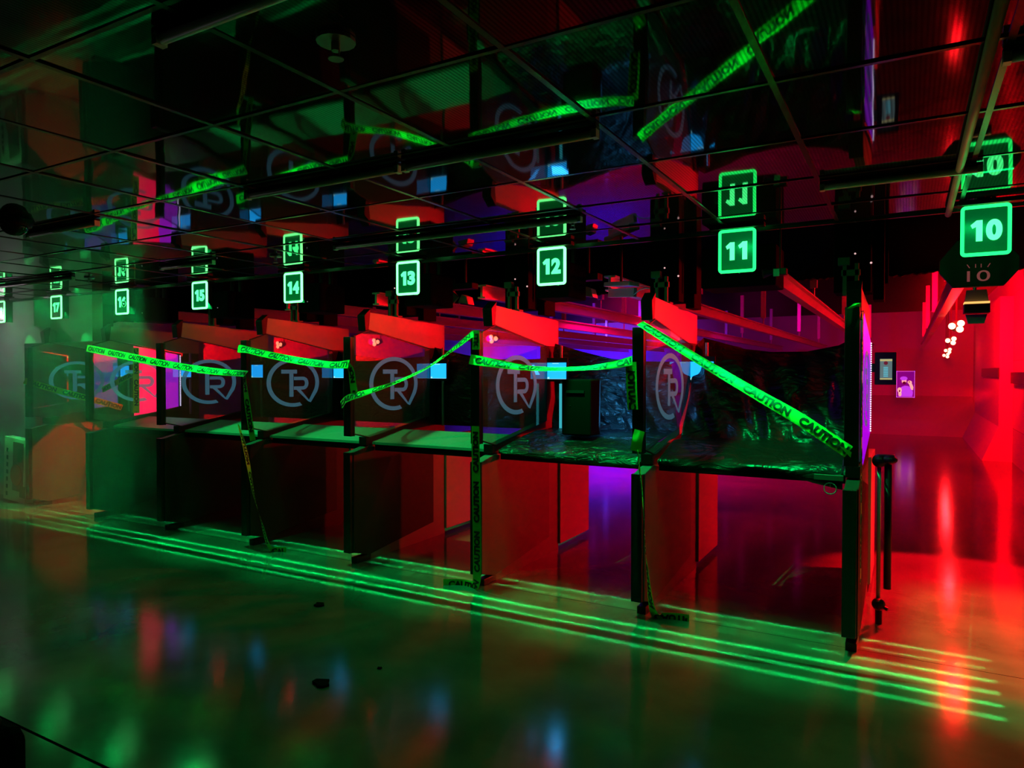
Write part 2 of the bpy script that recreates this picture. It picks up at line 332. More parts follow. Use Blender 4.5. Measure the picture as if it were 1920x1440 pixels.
# ------------------------------------------------------------------ lane dividers
hexg = [(4.38, 1.09), (4.38, 1.895), (4.57, 1.955), (5.43, 1.815), (5.43, 1.18), (4.57, 1.045)]
hexl = [(4.38, .10), (4.38, .935), (4.57, .975), (5.50, .81), (5.50, .15), (4.57, .045)]
def logo_bm(X):
    bm = B(); cy, cz, ry, rz = 4.90, 1.498, .335, .237; th = .0015
    def quad(pts):
        lo = [bm.verts.new((X, cy+u*ry, cz+v*rz)) for u, v in pts]; hi = [bm.verts.new((X+th, cy+u*ry, cz+v*rz)) for u, v in pts]
        n = len(pts); bm.faces.new(lo); bm.faces.new(hi)
        for i in range(n): bm.faces.new((lo[i], lo[(i+1) % n], hi[(i+1) % n], hi[i]))
    a0, a1, N = R(-24), R(285), 56
    for i in range(N):
        a, b_ = a0+(a1-a0)*i/N, a0+(a1-a0)*(i+1)/N
        e = .0 if i < N-1 else .06
        quad([(math.cos(a)*.85, math.sin(a)*.85), (math.cos(a), math.sin(a)), (math.cos(b_+e), math.sin(b_+e)), (math.cos(b_)*.85, math.sin(b_)*.85)])
    quad([(.85*math.cos(a0), .85*math.sin(a0)), (math.cos(a0), math.sin(a0)), (.66, -.84), (.56, -.80)])
    quad([(-.47, .37), (.12, .37), (.12, .53), (-.47, .53)])                      # T bar
    quad([(-.17, -.58), (-.02, -.58), (-.02, .37), (-.17, .37)])                  # T stem
    quad([(-.0, .10), (.38, .10), (.38, .24), (-.0, .24)])                        # R top
    for i in range(8):                                                            # R bowl
        a, b_ = R(90-180*i/8), R(90-180*(i+1)/8)
        quad([(.36+.07*math.cos(a), -.03+.13*math.sin(a)), (.36+.21*math.cos(a), -.03+.27*math.sin(a)), (.36+.21*math.cos(b_), -.03+.27*math.sin(b_)), (.36+.07*math.cos(b_), -.03+.13*math.sin(b_))])
    quad([(-.0, -.30), (.38, -.30), (.38, -.16), (-.0, -.16)])                    # R bottom
    quad([(.10, -.30), (.26, -.30), (.66, -.84), (.56, -.80)])                    # R leg
    return bm
where = {10: 'right beside the open red lane', 11: 'under signs 11 and 12', 12: 'between signs 12 and 13', 13: 'between signs 13 and 14', 14: 'between signs 14 and 15', 15: 'between signs 15 and 16', 16: 'between signs 16 and 17', 17: 'at far left, left of sign 17'}
for k in range(10, 18):
    X = div_x(k); gxp = X+.040
    nm = 'black lane divider with hexagonal logo window between signs %d and %d' % (k, k+1)
    t = thing('lane_divider', nm, 'divider', (X, 4.9, 0), 'shooting stall dividers')
    top = 1.865 if k == 10 else 1.80; top += .10 if k == 10 else .09
    bm = B(); bx(bm, X-.040, X+.036, 4.345, 4.40, 1.07, top-.0); 
    obj('upper_post', bm, black_metal, t, bevel=.003)
    bm = B(); prism(bm, hexl, 'x', X-.040, X+.036); obj('lower_panel', bm, lower_lit if k in (11, 12, 17) else lower_shaded, t, bevel=.004)
    bm = B(); bx(bm, X-.045, X+.028, 4.345, 4.378, .10, .935); obj('lower_front_strip', bm, black_metal, t, bevel=.002)
    bm = B(); bx(bm, X-.03, X+.03, 4.42, 4.60, .0, .05); obj('foot', bm, black_metal, t, bevel=.004)
    # main armour plate with a window opening
    bm = B(); xa, xb = X-.030, X+.026
    b2 = B(); prism(b2, [(4.57, .97), (4.57, 1.045), (5.45, 1.18), (5.45, 1.83), (5.70, 1.83), (5.70, .97)], 'x', xa, xb); obj('shaded_surround', b2, black_paint, t)  # part of the same plate, darkened: its shade is put into the colour
    b2 = B(); bx(b2, xa, xb, 4.57, 5.70, .0, .97); obj('base_plate', b2, base_lit if k < 14 or k == 17 else base_shaded, t)
    prism(bm, [(4.57, 1.965), (5.45, 1.83), (5.70, 1.83), (5.70, 2.06), (4.58, 2.11)], 'x', xa, xb)
    obj('armour_plate', bm, armour, t)
    bm = B(); prism(bm, hexg, 'x', gxp-.006, gxp+.006); obj('window', bm, glass_mat, t)
    win = t.children[-1]
    o = obj('logo', logo_bm(gxp+.0065), frost_mat, t)
    bm = B(); bx(bm, X-.045, X+.034, 4.535, 4.575, .98, 1.05); obj('edge_cap', bm, black_metal, t, bevel=.002)
    bm = B(); prism(bm, [(4.535, 1.95), (4.575, 1.95), (4.60, 2.14), (4.52, 2.08)], 'x', X-.045, X+.034); bx(bm, X-.032, X+.028, 4.55, 4.568, .05, 1.95) if False else None
    obj('edge_cap', bm, black_metal, t, bevel=.002)
    # window edge channel
    bm = B()
    for a, b_ in (((4.38, 1.895), (4.57, 1.955)), ((4.57, 1.955), (5.43, 1.815)), ((4.38, 1.09), (4.57, 1.045)), ((5.43, 1.815), (5.43, 1.18)), ((5.43, 1.18), (4.57, 1.045))):
        tube(bm, [(gxp, *a), (gxp, *b_)], .006, 6)
    obj('window_edging', bm, black_metal, t)
    bm = B(); bx(bm, X-.03, X+.045, 5.705, 6.35, .05, .98); obj('end_board', bm, foam_mat, t)
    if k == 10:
        m_ = mat('added_glow_magenta', (.05, 0, .05), .3, emit=(.26, .0, .75), es=1.0, alpha=.5)
        bm = B(); prism(bm, [(4.42, 1.10), (4.42, 1.89), (4.58, 1.945), (5.42, 1.81), (5.42, 1.18), (4.58, 1.055)], 'x', gxp+.0061, gxp+.0064); o = obj('added_glow_panel', bm, m_, t); o['label'] = 'magenta glow of the lit window'  # added sheet, the window's magenta glow is put into its emission
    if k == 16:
        bm = B(); prism(bm, [(4.86, 1.10), (4.86, 1.90), (5.19, 1.845), (5.19, 1.14)], 'x', gxp-.022, gxp-.014); o = obj('added_glow_panel', bm, mat('added_glow_red', (.3, 0, .02), .3, emit=(1, .0, .06), es=2.6), t); o['label'] = 'hot red glow panel added behind the window'  # red glow in the window imitated by an added emissive panel
        bm = B(); prism(bm, [(5.19, 1.14), (5.19, 1.845), (5.42, 1.81), (5.42, 1.18)], 'x', gxp-.022, gxp-.014); o = obj('added_glow_panel', bm, mat('added_glow_violet', (.2, 0, .3), .3, emit=(.42, .01, .72), es=1.8), t); o['label'] = 'violet glow panel added behind the window'  # added emissive panel for the violet glow
    if k == 16:
        bm = B(); prism(bm, [(4.86, 1.10), (4.86, 1.90), (5.42, 1.81), (5.42, 1.18)], 'x', gxp-.030, gxp-.026); obj('added_glow_blocker', bm, black_paint, t)  # added unseen plate, stops the glow panels shining to the left
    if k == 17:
        bm = B(); prism(bm, [(5.02, 1.13), (5.02, 1.87), (5.42, 1.81), (5.42, 1.18)], 'x', gxp-.022, gxp-.014); o = obj('added_glow_panel', bm, mat('added_glow_blue', (.05, 0, .3), .3, emit=(.06, .035, .42), es=1.0), t); o['label'] = 'violet blue glow panel added behind the window'  # added emissive panel for the blue glow in this window
    if k in (10, 16):
        bm = B(); n = 40
        for i in range(n): bx(bm, gxp+.006, gxp+.012, 5.424, 5.436, 1.19+.62*i/n, 1.19+.62*(i+.55)/n)
        o = obj('led_strip', bm, led_white, t); o['label'] = 'row of lit white diodes along the window edge'

# ------------------------------------------------------------------ benches, screens
for k in range(11, 17):
    xl, xr = div_x(k)+.05, div_x(k-1)-.05
    t = thing('shooting_bench', 'sloped green-lit bench shelf inside the stall under sign %d' % k, 'bench', (lane_x(k), 4.8, 1.0), 'stall benches')
    bm = B(); prism(bm, [(4.595, .985), (4.60, 1.005), (5.02, 1.085), (5.02, 1.06)], 'x', xl, xr); obj('bench_top', bm, bench_mat, t)
    bm = B(); bx(bm, xl, xr, 4.63, 4.66, .93, .99); obj('front_rail', bm, black_metal, t)
def screen(k, x0, x1, z0, z1, Y, lab, portrait=False):
    cx, cz = (x0+x1)/2, (z0+z1)/2
    t = thing('lane_tablet', lab, 'screen', (cx, Y, cz), None if portrait else 'lit tablets in the stalls')
    m = .012
    ex = .055 if portrait else .0
    bm = B(); bx(bm, x0-m-ex, x1+m, Y, Y+.02, z0-m-.01, z1+m+.03); obj('case', bm, black_metal, t, bevel=.004)
    return t, cx, cz
for k in range(11, 18):
    Y = 5.455; x0 = div_x(k)+.038; x1 = x0+.180
    t, cx, cz = screen(k, x0, x1, 1.540, 1.682, Y, 'bright blue lane tablet on the divider left of sign %d' % k if False else 'small glowing cyan tablet in the stall under sign %d' % k)
    bm = B(); bx(bm, x0, x1, Y-.003, Y, 1.540, 1.682); obj('display', bm, screen_mat, t)
    bm = B(); bx(bm, x0+.05, x1-.07, Y-.0045, Y-.003, 1.672, 1.678); bx(bm, x0+.002, x0+.02, Y-.0045, Y-.003, 1.542, 1.557); bx(bm, x0+.0, x1, Y-.0045, Y-.003, 1.540, 1.543); obj('menu_bar', bm, screen_white, t)
    bm = B(); tube(bm, [(cx+.03, Y+.03, 1.09), (cx+.03, Y+.03, 1.83)], .012); bx(bm, cx-.03, cx+.09, Y+.02, Y+.04, 1.70, 1.72); obj('pole', bm, grey_steel, t)
    if k == 12:
        bm = B(); bx(bm, cx+.018, cx+.042, Y+.012, Y+.017, 1.10, 1.50); o = obj('painted_gap_glow', bm, mat('cyan_gap_glow', (.0, .1, .1), .4, emit=(.04, .42, .50), es=1.0, bump=None), t); o['label'] = 'pale cyan glow of a lit gap, painted as a strip on the pole'  # glow of the lit gap between the sheets, put into an emissive strip
t = thing('lane_tablet', 'upright tablet with a menu in a black box, right edge of the nearest divider', 'screen', (-.13, 5.5, 1.6))
bm = B(); bx(bm, -.205, -.072, 5.5, 5.56, 1.512, 1.738); bx(bm, -.25, -.20, 5.52, 5.55, 1.60, 1.66); obj('case', bm, black_metal, t, bevel=.004)
scr_back = mat('menu_screen', (.05, .05, .05), .3, emit=(.10, .16, .16), es=1.0); scr_yel = mat('menu_bar_yellow', (.1, .1, .05), .3, emit=(.45, .40, .16), es=1); scr_cy = mat('menu_line_cyan', (.05, .1, .1), .3, emit=(.10, .42, .50), es=1); scr_red = mat('menu_badge', (.1, .02, .02), .3, emit=(.12, .01, .02), es=1)
bm = B(); bx(bm, -.172, -.097, 5.497, 5.50, 1.548, 1.692); obj('display', bm, scr_back, t)
bm = B(); bx(bm, -.172, -.097, 5.4955, 5.497, 1.676, 1.690); bx(bm, -.172, -.097, 5.4955, 5.497, 1.548, 1.558); obj('menu_bar', bm, scr_yel, t)
bm = B()
for i in range(6): bx(bm, -.150, -.122, 5.4955, 5.497, 1.568+.012*i, 1.576+.012*i)
obj('menu_lines', bm, scr_cy, t)
bm = B(); sph(bm, (-.136, 5.496, 1.663), .013, (1, .1, 1)); obj('menu_badge', bm, scr_red, t)

# ------------------------------------------------------------------ overhead equipment
for k in range(10, 18):
    cx = lane_x(k)
    if k > 10:
        t = thing('target_motor_housing', 'black box housing hung just behind sign %d' % k, 'machine', (cx, 4.75, 2.3), 'black housings behind the number signs')
        bm = B(); bx(bm, cx-.30, cx+(.17 if k == 11 else -.03), 4.70, 5.04, 2.155, 2.42); obj('housing', bm, black_matte, t, bevel=.01)
        bm = B(); tube(bm, [(cx-.2, 4.9, 2.42), (cx-.2, 4.9, 3.4)], .02); tube(bm, [(cx-.08, 4.9, 2.42), (cx-.08, 4.9, 3.4)], .02); obj('hanger', bm, black_metal, t)
        bm = B(); sph(bm, (cx-.17, 4.695, 2.25), .005); obj('indicator', bm, mat('dim_indicator', (.1, .1, .1), .4, emit=(.3, .3, .3), es=.5), t)
    # running rail
    t = thing('target_rail', 'long overhead rail running downrange from sign %d' % k, 'rail', (cx, 14, 2.35), 'overhead target rails')
    bm = B(); y0, y1 = (4.96 if k == 10 else 5.45), 23.0
    if k == 10: cx += .0
    prism(bm, [(cx-.05, 2.40), (cx+.05, 2.40), (cx+.05, 2.385), (cx+.012, 2.385), (cx+.012, 2.29), (cx+.04, 2.29), (cx+.04, 2.275), (cx-.04, 2.275), (cx-.04, 2.29), (cx-.012, 2.29), (cx-.012, 2.385), (cx-.05, 2.385)], 'y', y0, y1)
    obj('beam', bm, rail_mat, t)
    for y in (8.3, 12.5, 17.0, 21.0):
        bm = B(); tube(bm, [(cx, y, 2.40), (cx, y, 2.52)], .012); bx(bm, cx-.035, cx+.035, y-.035, y+.035, 2.52, 3.4); obj('hanger', bm, rail_mat, t)
for k in range(10, 16):
    X = div_x(k)
    t = thing('retriever_unit', 'black target retriever unit standing on the divider between signs %d and %d' % (k, k+1), 'machine', (X, 5.2, 2.1), 'retriever units on top of the dividers')
    bm = B(); bx(bm, X+.065, X+.13, 5.22, 5.42, 2.078, 3.4); obj('tower', bm, black_matte, t, bevel=.004)
    bm = B()
    for dx in (-.09, -.02): bx(bm, X+dx-.012, X+dx+.012, 5.0, 5.03, 2.095, 2.30)
    bx(bm, X-.11, X-.0, 5.0, 5.03, 2.22, 2.26); bx(bm, X-.13, X-.06, 4.99, 5.04, 2.29, 2.34); bx(bm, X-.05, X+.02, 4.98, 5.05, 2.094, 2.11)
    obj('bracket', bm, mat('dark_bracket', (.10, .09, .09), .5), t, bevel=.002)
    bm = B(); bx(bm, X-.16, X+.06, 5.06, 5.30, 2.12, 3.4); obj('motor_box', bm, black_matte, t, bevel=.006)
    bm = B(); tube(bm, [(X+.145, 5.2, 2.18), (X+.145, 5.2, 2.75)], .011); obj('cable', bm, black_matte, t)
    bm = B(); sph(bm, (X+.06, 5.04, 2.30), .007); sph(bm, (X-.03, 5.0, 2.36), .006); o = obj('indicator', bm, mat('unit_indicator', (.2, .1, .1), .4, emit=(.8, .5, .5), es=1.0), t); o['label'] = 'two tiny indicator lights'
# octagonal board of lane ten
t = thing('lane_marker_board', 'dark red octagonal board marked 10 below the green sign 10', 'sign', (.34, 4.72, 2.2))
bm = B(); prism(bm, [(.150, 2.165), (.215, 2.078), (.455, 2.078), (.525, 2.165), (.525, 2.235), (.44, 2.345), (.235, 2.345), (.150, 2.235)], 'y', 4.70, 4.73)
obj('board', bm, mat('maroon_board', (.035, .004, .005), .6), t, bevel=.003)
white_red = mat('pinkish_paint_glow', (.8, .3, .35), .6, emit=(.16, .01, .03), es=1)  # a faint red glow is put into the paint
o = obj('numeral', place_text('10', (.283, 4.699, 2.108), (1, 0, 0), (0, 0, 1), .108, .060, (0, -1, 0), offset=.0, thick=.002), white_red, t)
bm = B()
for i, (u, v) in enumerate(((-.048, .006), (-.014, 0), (.012, 0), (.048, -.006))): cyl(bm, (.337+u-v, 4.699, 2.205), (.337+u+v, 4.699, 2.185), .0022, seg=6)
obj('tick_marks', bm, white_red, t)
bm = B(); tube(bm, [(.27, 4.78, 2.33), (.27, 4.78, 3.4)], .012); tube(bm, [(.41, 4.78, 2.33), (.41, 4.78, 3.4)], .012); obj('hanger', bm, black_metal, t)
t = thing('target_carrier', 'box shaped target carrier with a glowing yellow top edge under the octagonal board', 'carrier', (.33, 5.0, 2.0))
bm = B(); bx(bm, .285, .415, 4.95, 5.05, 2.005-.055, 2.005); obj('box', bm, mat('carrier_black', (.02, .01, .01), .4), t, bevel=.003)
bm = B(); bx(bm, .287, .413, 4.945, 5.05, 2.007, 2.017); o = obj('lamp', bm, mat('amber_lamp', (1, .6, .2), .4, emit=(1, .48, .12), es=1.3), t)
bm = B(); prism(bm, [(.29, 2.02), (.41, 2.02), (.40, 2.09), (.30, 2.09)], 'y', 4.99, 5.03); obj('bracket', bm, grey_steel, t)
bm = B(); tube(bm, [(.342, 5.01, 2.09), (.342, 5.01, 2.276)], .01); prism(bm, [(.295, 1.945), (.405, 1.945), (.39, 1.89), (.31, 1.89)], 'y', 5.0, 5.02); obj('clip_plate', bm, grey_steel, t)
# row of bare red lamps
for i, (lx_, y, lz_) in enumerate(LAMPS):
    lab = ['nearest and largest', 'second nearest', 'third nearest', 'farthest and smallest'][i]
    t = thing('range_spotlight', 'glaring red spotlight downrange in lane 10, %s of four' % lab, 'lamp', (lx_, y, lz_+.04), 'red spotlights in a row')
    bm = B()
    for dx, dz in ((-.05, .0), (.04, .03), (.03, -.04)): sph(bm, (lx_+dx, y-.02, lz_+dz), .038, (1, .5, 1))
    obj('lens', bm, lamp_hot, t)
    bm = B(); cyl(bm, (lx_, y+.02, lz_), (lx_, y+.14, lz_+.02), .07, .04); tube(bm, [(lx_, y+.12, lz_), (lx_, y+.12, 3.4)], .012); obj('lamp_body', bm, black_metal, t)
# floodlight bar with a cable, lane 12
t = thing('floodlight_fixture', 'slanted red-lit floodlight bar with a dangling cable right of sign 12', 'lamp', (-2.0, 5.3, 2.3))
q = Matrix.Rotation(R(6), 3, 'Y') @ Matrix.Rotation(R(-35), 3, 'Z')
bm = B(); box(bm, (-2.0, 5.3, 2.30), (.36, .10, .035), q); obj('hood', bm, rail_mat, t, bevel=.004)
bm = B(); box(bm, (-2.0, 5.32, 2.235), (.36, .03, .07), q); obj('reflector', bm, armour, t)
bm = B(); tube(bm, [(-1.86, 5.2, 2.20), (-1.80, 5.18, 2.235), (-1.75, 5.18, 2.245), (-1.70, 5.18, 2.235)], .004); obj('cable', bm, rail_mat, t)
bm = B(); tube(bm, [(-2.0, 5.3, 2.32), (-2.0, 5.3, 3.4)], .012); obj('hanger', bm, black_metal, t)
for k, xx in ((12, -2.36), (13, -3.55)):
    t = thing('range_camera', 'small angular black camera cluster %s' % {12: 'with a diamond shaped face, right of sign 12', 13: 'in the dark just right of sign 13'}[k], 'camera', (xx, 5.25, 2.33))
    q = Matrix.Rotation(R(45), 3, 'Y')
    bm = B(); box(bm, (xx, 5.2, 2.27), (.085, .03, .085), q); obj('front_face', bm, mat('matte_green_grey', (.10, .13, .11), .6), t, bevel=.003)
    bm = B(); prism(bm, [(xx+.05, 2.22), (xx+.16, 2.20), (xx+.14, 2.27), (xx+.09, 2.29)], 'y', 5.2, 5.3); obj('side_plates', bm, armour, t)
    bm = B(); tube(bm, [(xx, 5.22, 2.32), (xx, 5.22, 2.44)], .006); bx(bm, xx-.03, xx+.2, 5.2, 5.3, 2.34, 2.39); tube(bm, [(xx+.1, 5.25, 2.38), (xx+.1, 5.25, 3.4)], .012); obj('bracket', bm, black_paint, t)
t = thing('range_camera', 'small camera with a red-lit end just right of sign 11', 'camera', (-.72, 4.66, 2.22))
bm = B(); cyl(bm, (-.74, 4.62, 2.225), (-.80, 4.6, 2.215), .012, .03); bx(bm, -.74, -.66, 4.6, 4.66, 2.205, 2.245); obj('camera_body', bm, black_paint, t, bevel=.003)
bm = B(); bx(bm, -.735, -.70, 4.592, 4.6, 2.195, 2.24); obj('end_plate', bm, armour, t)
bm = B(); tube(bm, [(-.70, 4.63, 2.24), (-.70, 4.63, 2.6)], .006); obj('stem', bm, black_metal, t)

# ------------------------------------------------------------------ tarps
def tarp(label, top, bot, lim, wav=.02, m=None, yb=5.53):
    """a film hung from a top line down over the bench: rows between top points and bottom points"""
    bm = B(); NX, NZ = 60, 28
    def interp(P, s):
        f = s*(len(P)-1); i = min(int(f), len(P)-2); u = f-i; u = u*u*(3-2*u)*.5+u*.5
        return Vector(P[i]).lerp(Vector(P[i+1]), u)
    top = [(min(max(x_*1.045, lim[0]), lim[1]), y_*1.045, 1.6+(z_-1.6)*1.045) for x_, y_, z_ in top]; g = []
    for i in range(NX+1):
        s = i/NX; a, b_ = interp(top, s), interp(bot, s); row = []
        for j in range(NZ+1):
            v = j/NZ
            if v < .72:
                u = v/.72; p = Vector((a.x*(1-u)+b_.x*u, a.y*(1-u)+(b_.y+.40)*u, a.z*(1-u)+1.085*u)) if False else Vector((a.x*(1-u)+b_.x*u, a.y+(yb-a.y)*u, a.z+(1.11-a.z)*u))
            elif v < .9:
                u = (v-.72)/.18; p = Vector((b_.x, yb+(4.585-yb)*u, (1.11 if u < .43 else 1.11+(1.012-1.11)*(u-.43)/.57)))
            else:
                u = (v-.9)/.1; p = Vector((b_.x, 4.585-.01*u, 1.012+(b_.z-1.012)*u))
            w = wav*math.sin(s*19+v*6)*math.sin(v*math.pi)+wav*.6*math.sin(s*41-v*13+1)*math.sin(v*math.pi)
            if v < .72: p.y += w
            row.append(bm.verts.new(p))
        g.append(row)
    for i in range(NX):
        for j in range(NZ): bm.faces.new((g[i][j], g[i+1][j], g[i+1][j+1], g[i][j+1]))
    o = obj('plastic_sheet', bm, m or tarp_mat, smooth=True); tag(o, label, 'plastic sheet')
    md = o.modifiers.new('solid', 'SOLIDIFY'); md.thickness = .002
    return o
tarp('large sagging black plastic sheet filling the stall under sign 11', [(-1.46, 5.37, 1.80), (-1.35, 5.33, 1.86), (-1.05, 5.33, 1.77), (-.86, 5.33, 1.745), (-.62, 5.33, 1.745), (-.42, 5.33, 1.785), (-.335, 5.33, 1.83)],
     [(-1.46, 4.58, .98), (-1.25, 4.58, .94), (-1.0, 4.58, .95), (-.88, 4.58, 1.0), (-.70, 4.58, .985), (-.5, 4.58, .93), (-.335, 4.58, .90)], (-1.485, -.335), wav=.03, yb=5.15)
tarp('crumpled shiny black plastic sheet lit blue behind the stall under sign 12', [(-2.71, 5.33, 1.76), (-2.585, 5.30, 1.84), (-2.35, 5.33, 1.77), (-2.1, 5.33, 1.71), (-1.85, 5.33, 1.685), (-1.60, 5.33, 1.68)],
     [(-2.71, 4.58, .98), (-2.5, 4.58, .975), (-2.2, 4.58, .955), (-2.0, 4.58, .95), (-1.80, 4.58, .945), (-1.60, 4.58, .94)], (-2.735, -1.60), wav=.03, m=tarp_crumpled)
def back_sheet(label, x0, x1, zt0, zt1, Y):
    bm = B(); NX, NZ = 30, 16; g = []
    for i in range(NX+1):
        s = i/NX; zt = zt0+(zt1-zt0)*s-.05*math.sin(s*math.pi); row = []
        for j in range(NZ+1):
            v = j/NZ; row.append(bm.verts.new((x0+(x1-x0)*s, Y+.03*math.sin(s*13+v*4)*math.sin(v*3.1), zt+(1.09-zt)*v)))
        g.append(row)
    for i in range(NX):
        for j in range(NZ): bm.faces.new((g[i][j], g[i+1][j], g[i+1][j+1], g[i][j+1]))
    o = obj('plastic_sheet', bm, tarp_mat, smooth=True); tag(o, label, 'plastic sheet')
    md = o.modifiers.new('solid', 'SOLIDIFY'); md.thickness = .002
back_sheet('black plastic sheet behind the bench under sign 13, beside the brightest bench top', -3.997, -2.803, 1.84, 1.72, 5.54)
back_sheet('dark film closing the stall under sign 14', -5.247, -4.053, 1.82, 1.76, 5.54)
back_sheet('smooth dark plastic film hung behind the tablet in the sign 15 stall', -6.497, -5.303, 1.82, 1.76, 5.54)
# lane 12 goods
t = thing('loudspeaker_box', 'tall black box standing on the bench under sign 12', 'box', (-2.21, 5.0, 1.09))
bm = B(); bx(bm, -2.335, -2.09, 4.90, 5.10, 1.114, 1.545); obj('cabinet', bm, black_matte, t, bevel=.012)
bm = B(); bx(bm, -2.29, -2.14, 4.885, 4.90, 1.44, 1.46); sph(bm, (-2.26, 4.898, 1.34), .004); obj('front_trim', bm, black_metal, t)
light('blue_stall_fill', 'AREA', (-2.075, 5.06, 1.36), (.05, .42, 1), 9.0, target=(-1.80, 5.55, 1.34), shape='RECTANGLE', size=.03, size_y=.36)  # added unseen fill facing away, puts blue glints on the sheet
light('blue_stall_fill', 'AREA', (-2.60, 5.42, 1.62), (.03, .38, 1), .35, target=(-2.3, 5.0, 1.3), shape='RECTANGLE', size=.14, size_y=.10)  # added fill by the tablet, brightens the stall in blue

# ------------------------------------------------------------------ caution tape
W_ = .074
tape_letters = None
def catmull(P, n=24):
    P = [Vector(p) for p in P]; Q = [P[0]*2-P[1]]+P+[P[-1]*2-P[-2]]; out = []
    for i in range(1, len(Q)-2):
        for j in range(n):
            t = j/n; a, b_, c, d = Q[i-1], Q[i], Q[i+1], Q[i+2]
            out.append(.5*((2*b_)+(c-a)*t+(2*a-5*b_+4*c-d)*t*t+(3*b_-a-3*c+d)*t**3))
    out.append(P[-1]); return out
def tape(label, pts, tw, flip=False, phase=.02, width=W_, mirror=False, up=None, ink=True):
    """pts centre line; tw: twist in degrees about the run at each point (0 = face to the room); one tape is one thing"""
    C = catmull(pts); n = len(C); L = [0]
    for a, b_ in zip(C[:-1], C[1:]): L.append(L[-1]+(b_-a).length)
    def tws(u):
        f = u*(len(tw)-1); i = min(int(f), len(tw)-2) if len(tw) > 1 else 0
        return tw[i]+(tw[i+1]-tw[i])*(f-i) if len(tw) > 1 else tw[0]
    frames = []
    for i in range(n):
        T = (C[min(i+1, n-1)]-C[max(i-1, 0)]).normalized()
        F = Vector(up) if up else Vector((0, -1, 0))
        U = F.cross(T); U = -U if False else U
        U.normalize()                                # across the tape, in the picture-facing plane
        U = Matrix.Rotation(R(tws(i/(n-1))), 3, T) @ U
        frames.append((C[i], U, T.cross(U).normalized()))
    bm = B(); rows = []
    for c, U, N in frames: rows.append([bm.verts.new(c+U*width*v) for v in (-.5, -.17, .17, .5)])
    for i in range(n-1):
        for j in range(3): bm.faces.new((rows[i][j], rows[i+1][j], rows[i+1][j+1], rows[i][j+1]))
    o = obj('caution_tape', bm, tape_mat, smooth=True); tag(o, label, 'caution tape')
    if not ink: return o
    def at(s):
        s = min(max(s, 0), L[-1]-1e-6)
        for i in range(n-1):
            if L[i+1] >= s: break
        u = (s-L[i])/max(L[i+1]-L[i], 1e-9)
        a, b_ = frames[i], frames[i+1]
        return a[0].lerp(b_[0], u), a[1].lerp(b_[1], u), a[2].lerp(b_[2], u)
    big = B(); s0 = phase; word, gap, h = .300, .065, .050
    while s0 < L[-1]:
        tb = text_bm('CAUTION', offset=.05, depth=.5, res=3)
        cut = [v for v in tb.verts if s0+v.co.x*word > L[-1]-.004 or s0+v.co.x*word < .003]
        fs = set(f for v in cut for f in v.link_faces); bmesh.ops.delete(tb, geom=list(fs), context='FACES')
        loose = [v for v in tb.verts if not v.link_faces]; bmesh.ops.delete(tb, geom=loose, context='VERTS')
        bmesh.ops.subdivide_edges(tb, edges=[e for e in tb.edges if abs(e.verts[0].co.z-e.verts[1].co.z) < .1 and (abs(e.verts[0].co.x-e.verts[1].co.x) > .02 or abs(e.verts[0].co.y-e.verts[1].co.y) > .4)], cuts=2)
        for v in tb.verts:
            s = s0+v.co.x*word; y = (v.co.y-.5)*h; z = .0024 if v.co.z > 0 else -.0024
            if flip: s = 2*s0+word-s; y = -y
            if mirror: y = -y
            c, U, N = at(s); v.co = c+U*y+N*z
        tm = bpy.data.meshes.new('tmp'); tb.to_mesh(tm); big.from_mesh(tm); bpy.data.meshes.remove(tm); tb.free()
        s0 += word+gap
    q = obj('lettering', big, ink_mat, o)
    return o
Yt = 4.315
def P2(*l): return [(x, Yt, z) for x, z in l]
tape('bright caution tape running diagonally down across the stall under sign 11', P2((-1.50, 1.915), (-1.158, 1.698), (-.838, 1.504), (-.541, 1.329), (-.285, 1.155)), [-62, -52, -42, -18, -5], phase=.03)
tape('short crumpled tape end stuck on the post below the sign 11 and 12 divider window', [(-1.50, 4.315, 1.225), (-1.515, 4.31, 1.16), (-1.525, 4.315, 1.09)], [10, 0], phase=.2, mirror=True)
tape('twisted caution tape trailing to the floor beside the divider between signs 11 and 12', [(-1.515, 4.315, 1.10), (-1.495, 4.31, .95), (-1.477, 4.305, .803), (-1.455, 4.30, .496), (-1.44, 4.31, .292), (-1.425, 4.34, .10), (-1.40, 4.40, .012), (-1.30, 4.43, .008), (-1.21, 4.44, .008)], [65, 62, 66, 74, 60, 40, 10, 0, 0], phase=.0, mirror=True)
tape('sagging caution tape between the posts in front of the tablet under sign 12', P2((-2.80, 1.695), (-2.535, 1.656), (-2.318, 1.629), (-2.111, 1.621), (-1.873, 1.628), (-1.683, 1.648), (-1.552, 1.675)), [-12, -45, -64, -70, -66, -45, -30], phase=.05)
tape('wide tape end with mirrored letters hanging beside the post right of the sign 12 tablet', P2((-1.560, 1.665), (-1.556, 1.52), (-1.547, 1.358)), [0, 6], flip=True, mirror=True, phase=.02)
tape('short tape piece wrapped at the top of the post between signs 12 and 13', P2((-2.745, 1.905), (-2.745, 1.84), (-2.745, 1.765)), [20, 5], phase=-.1)
tape('caution tape hanging straight down the post between signs 12 and 13 to the floor', [(-2.752, 4.315, 1.205), (-2.748, 4.315, .927), (-2.739, 4.31, .575), (-2.735, 4.31, .184), (-2.75, 4.32, .05), (-2.80, 4.35, .012), (-2.90, 4.36, .008), (-3.03, 4.30, .008)], [10, 0, 0, 5, 20, 10, 0], flip=True, phase=.04)
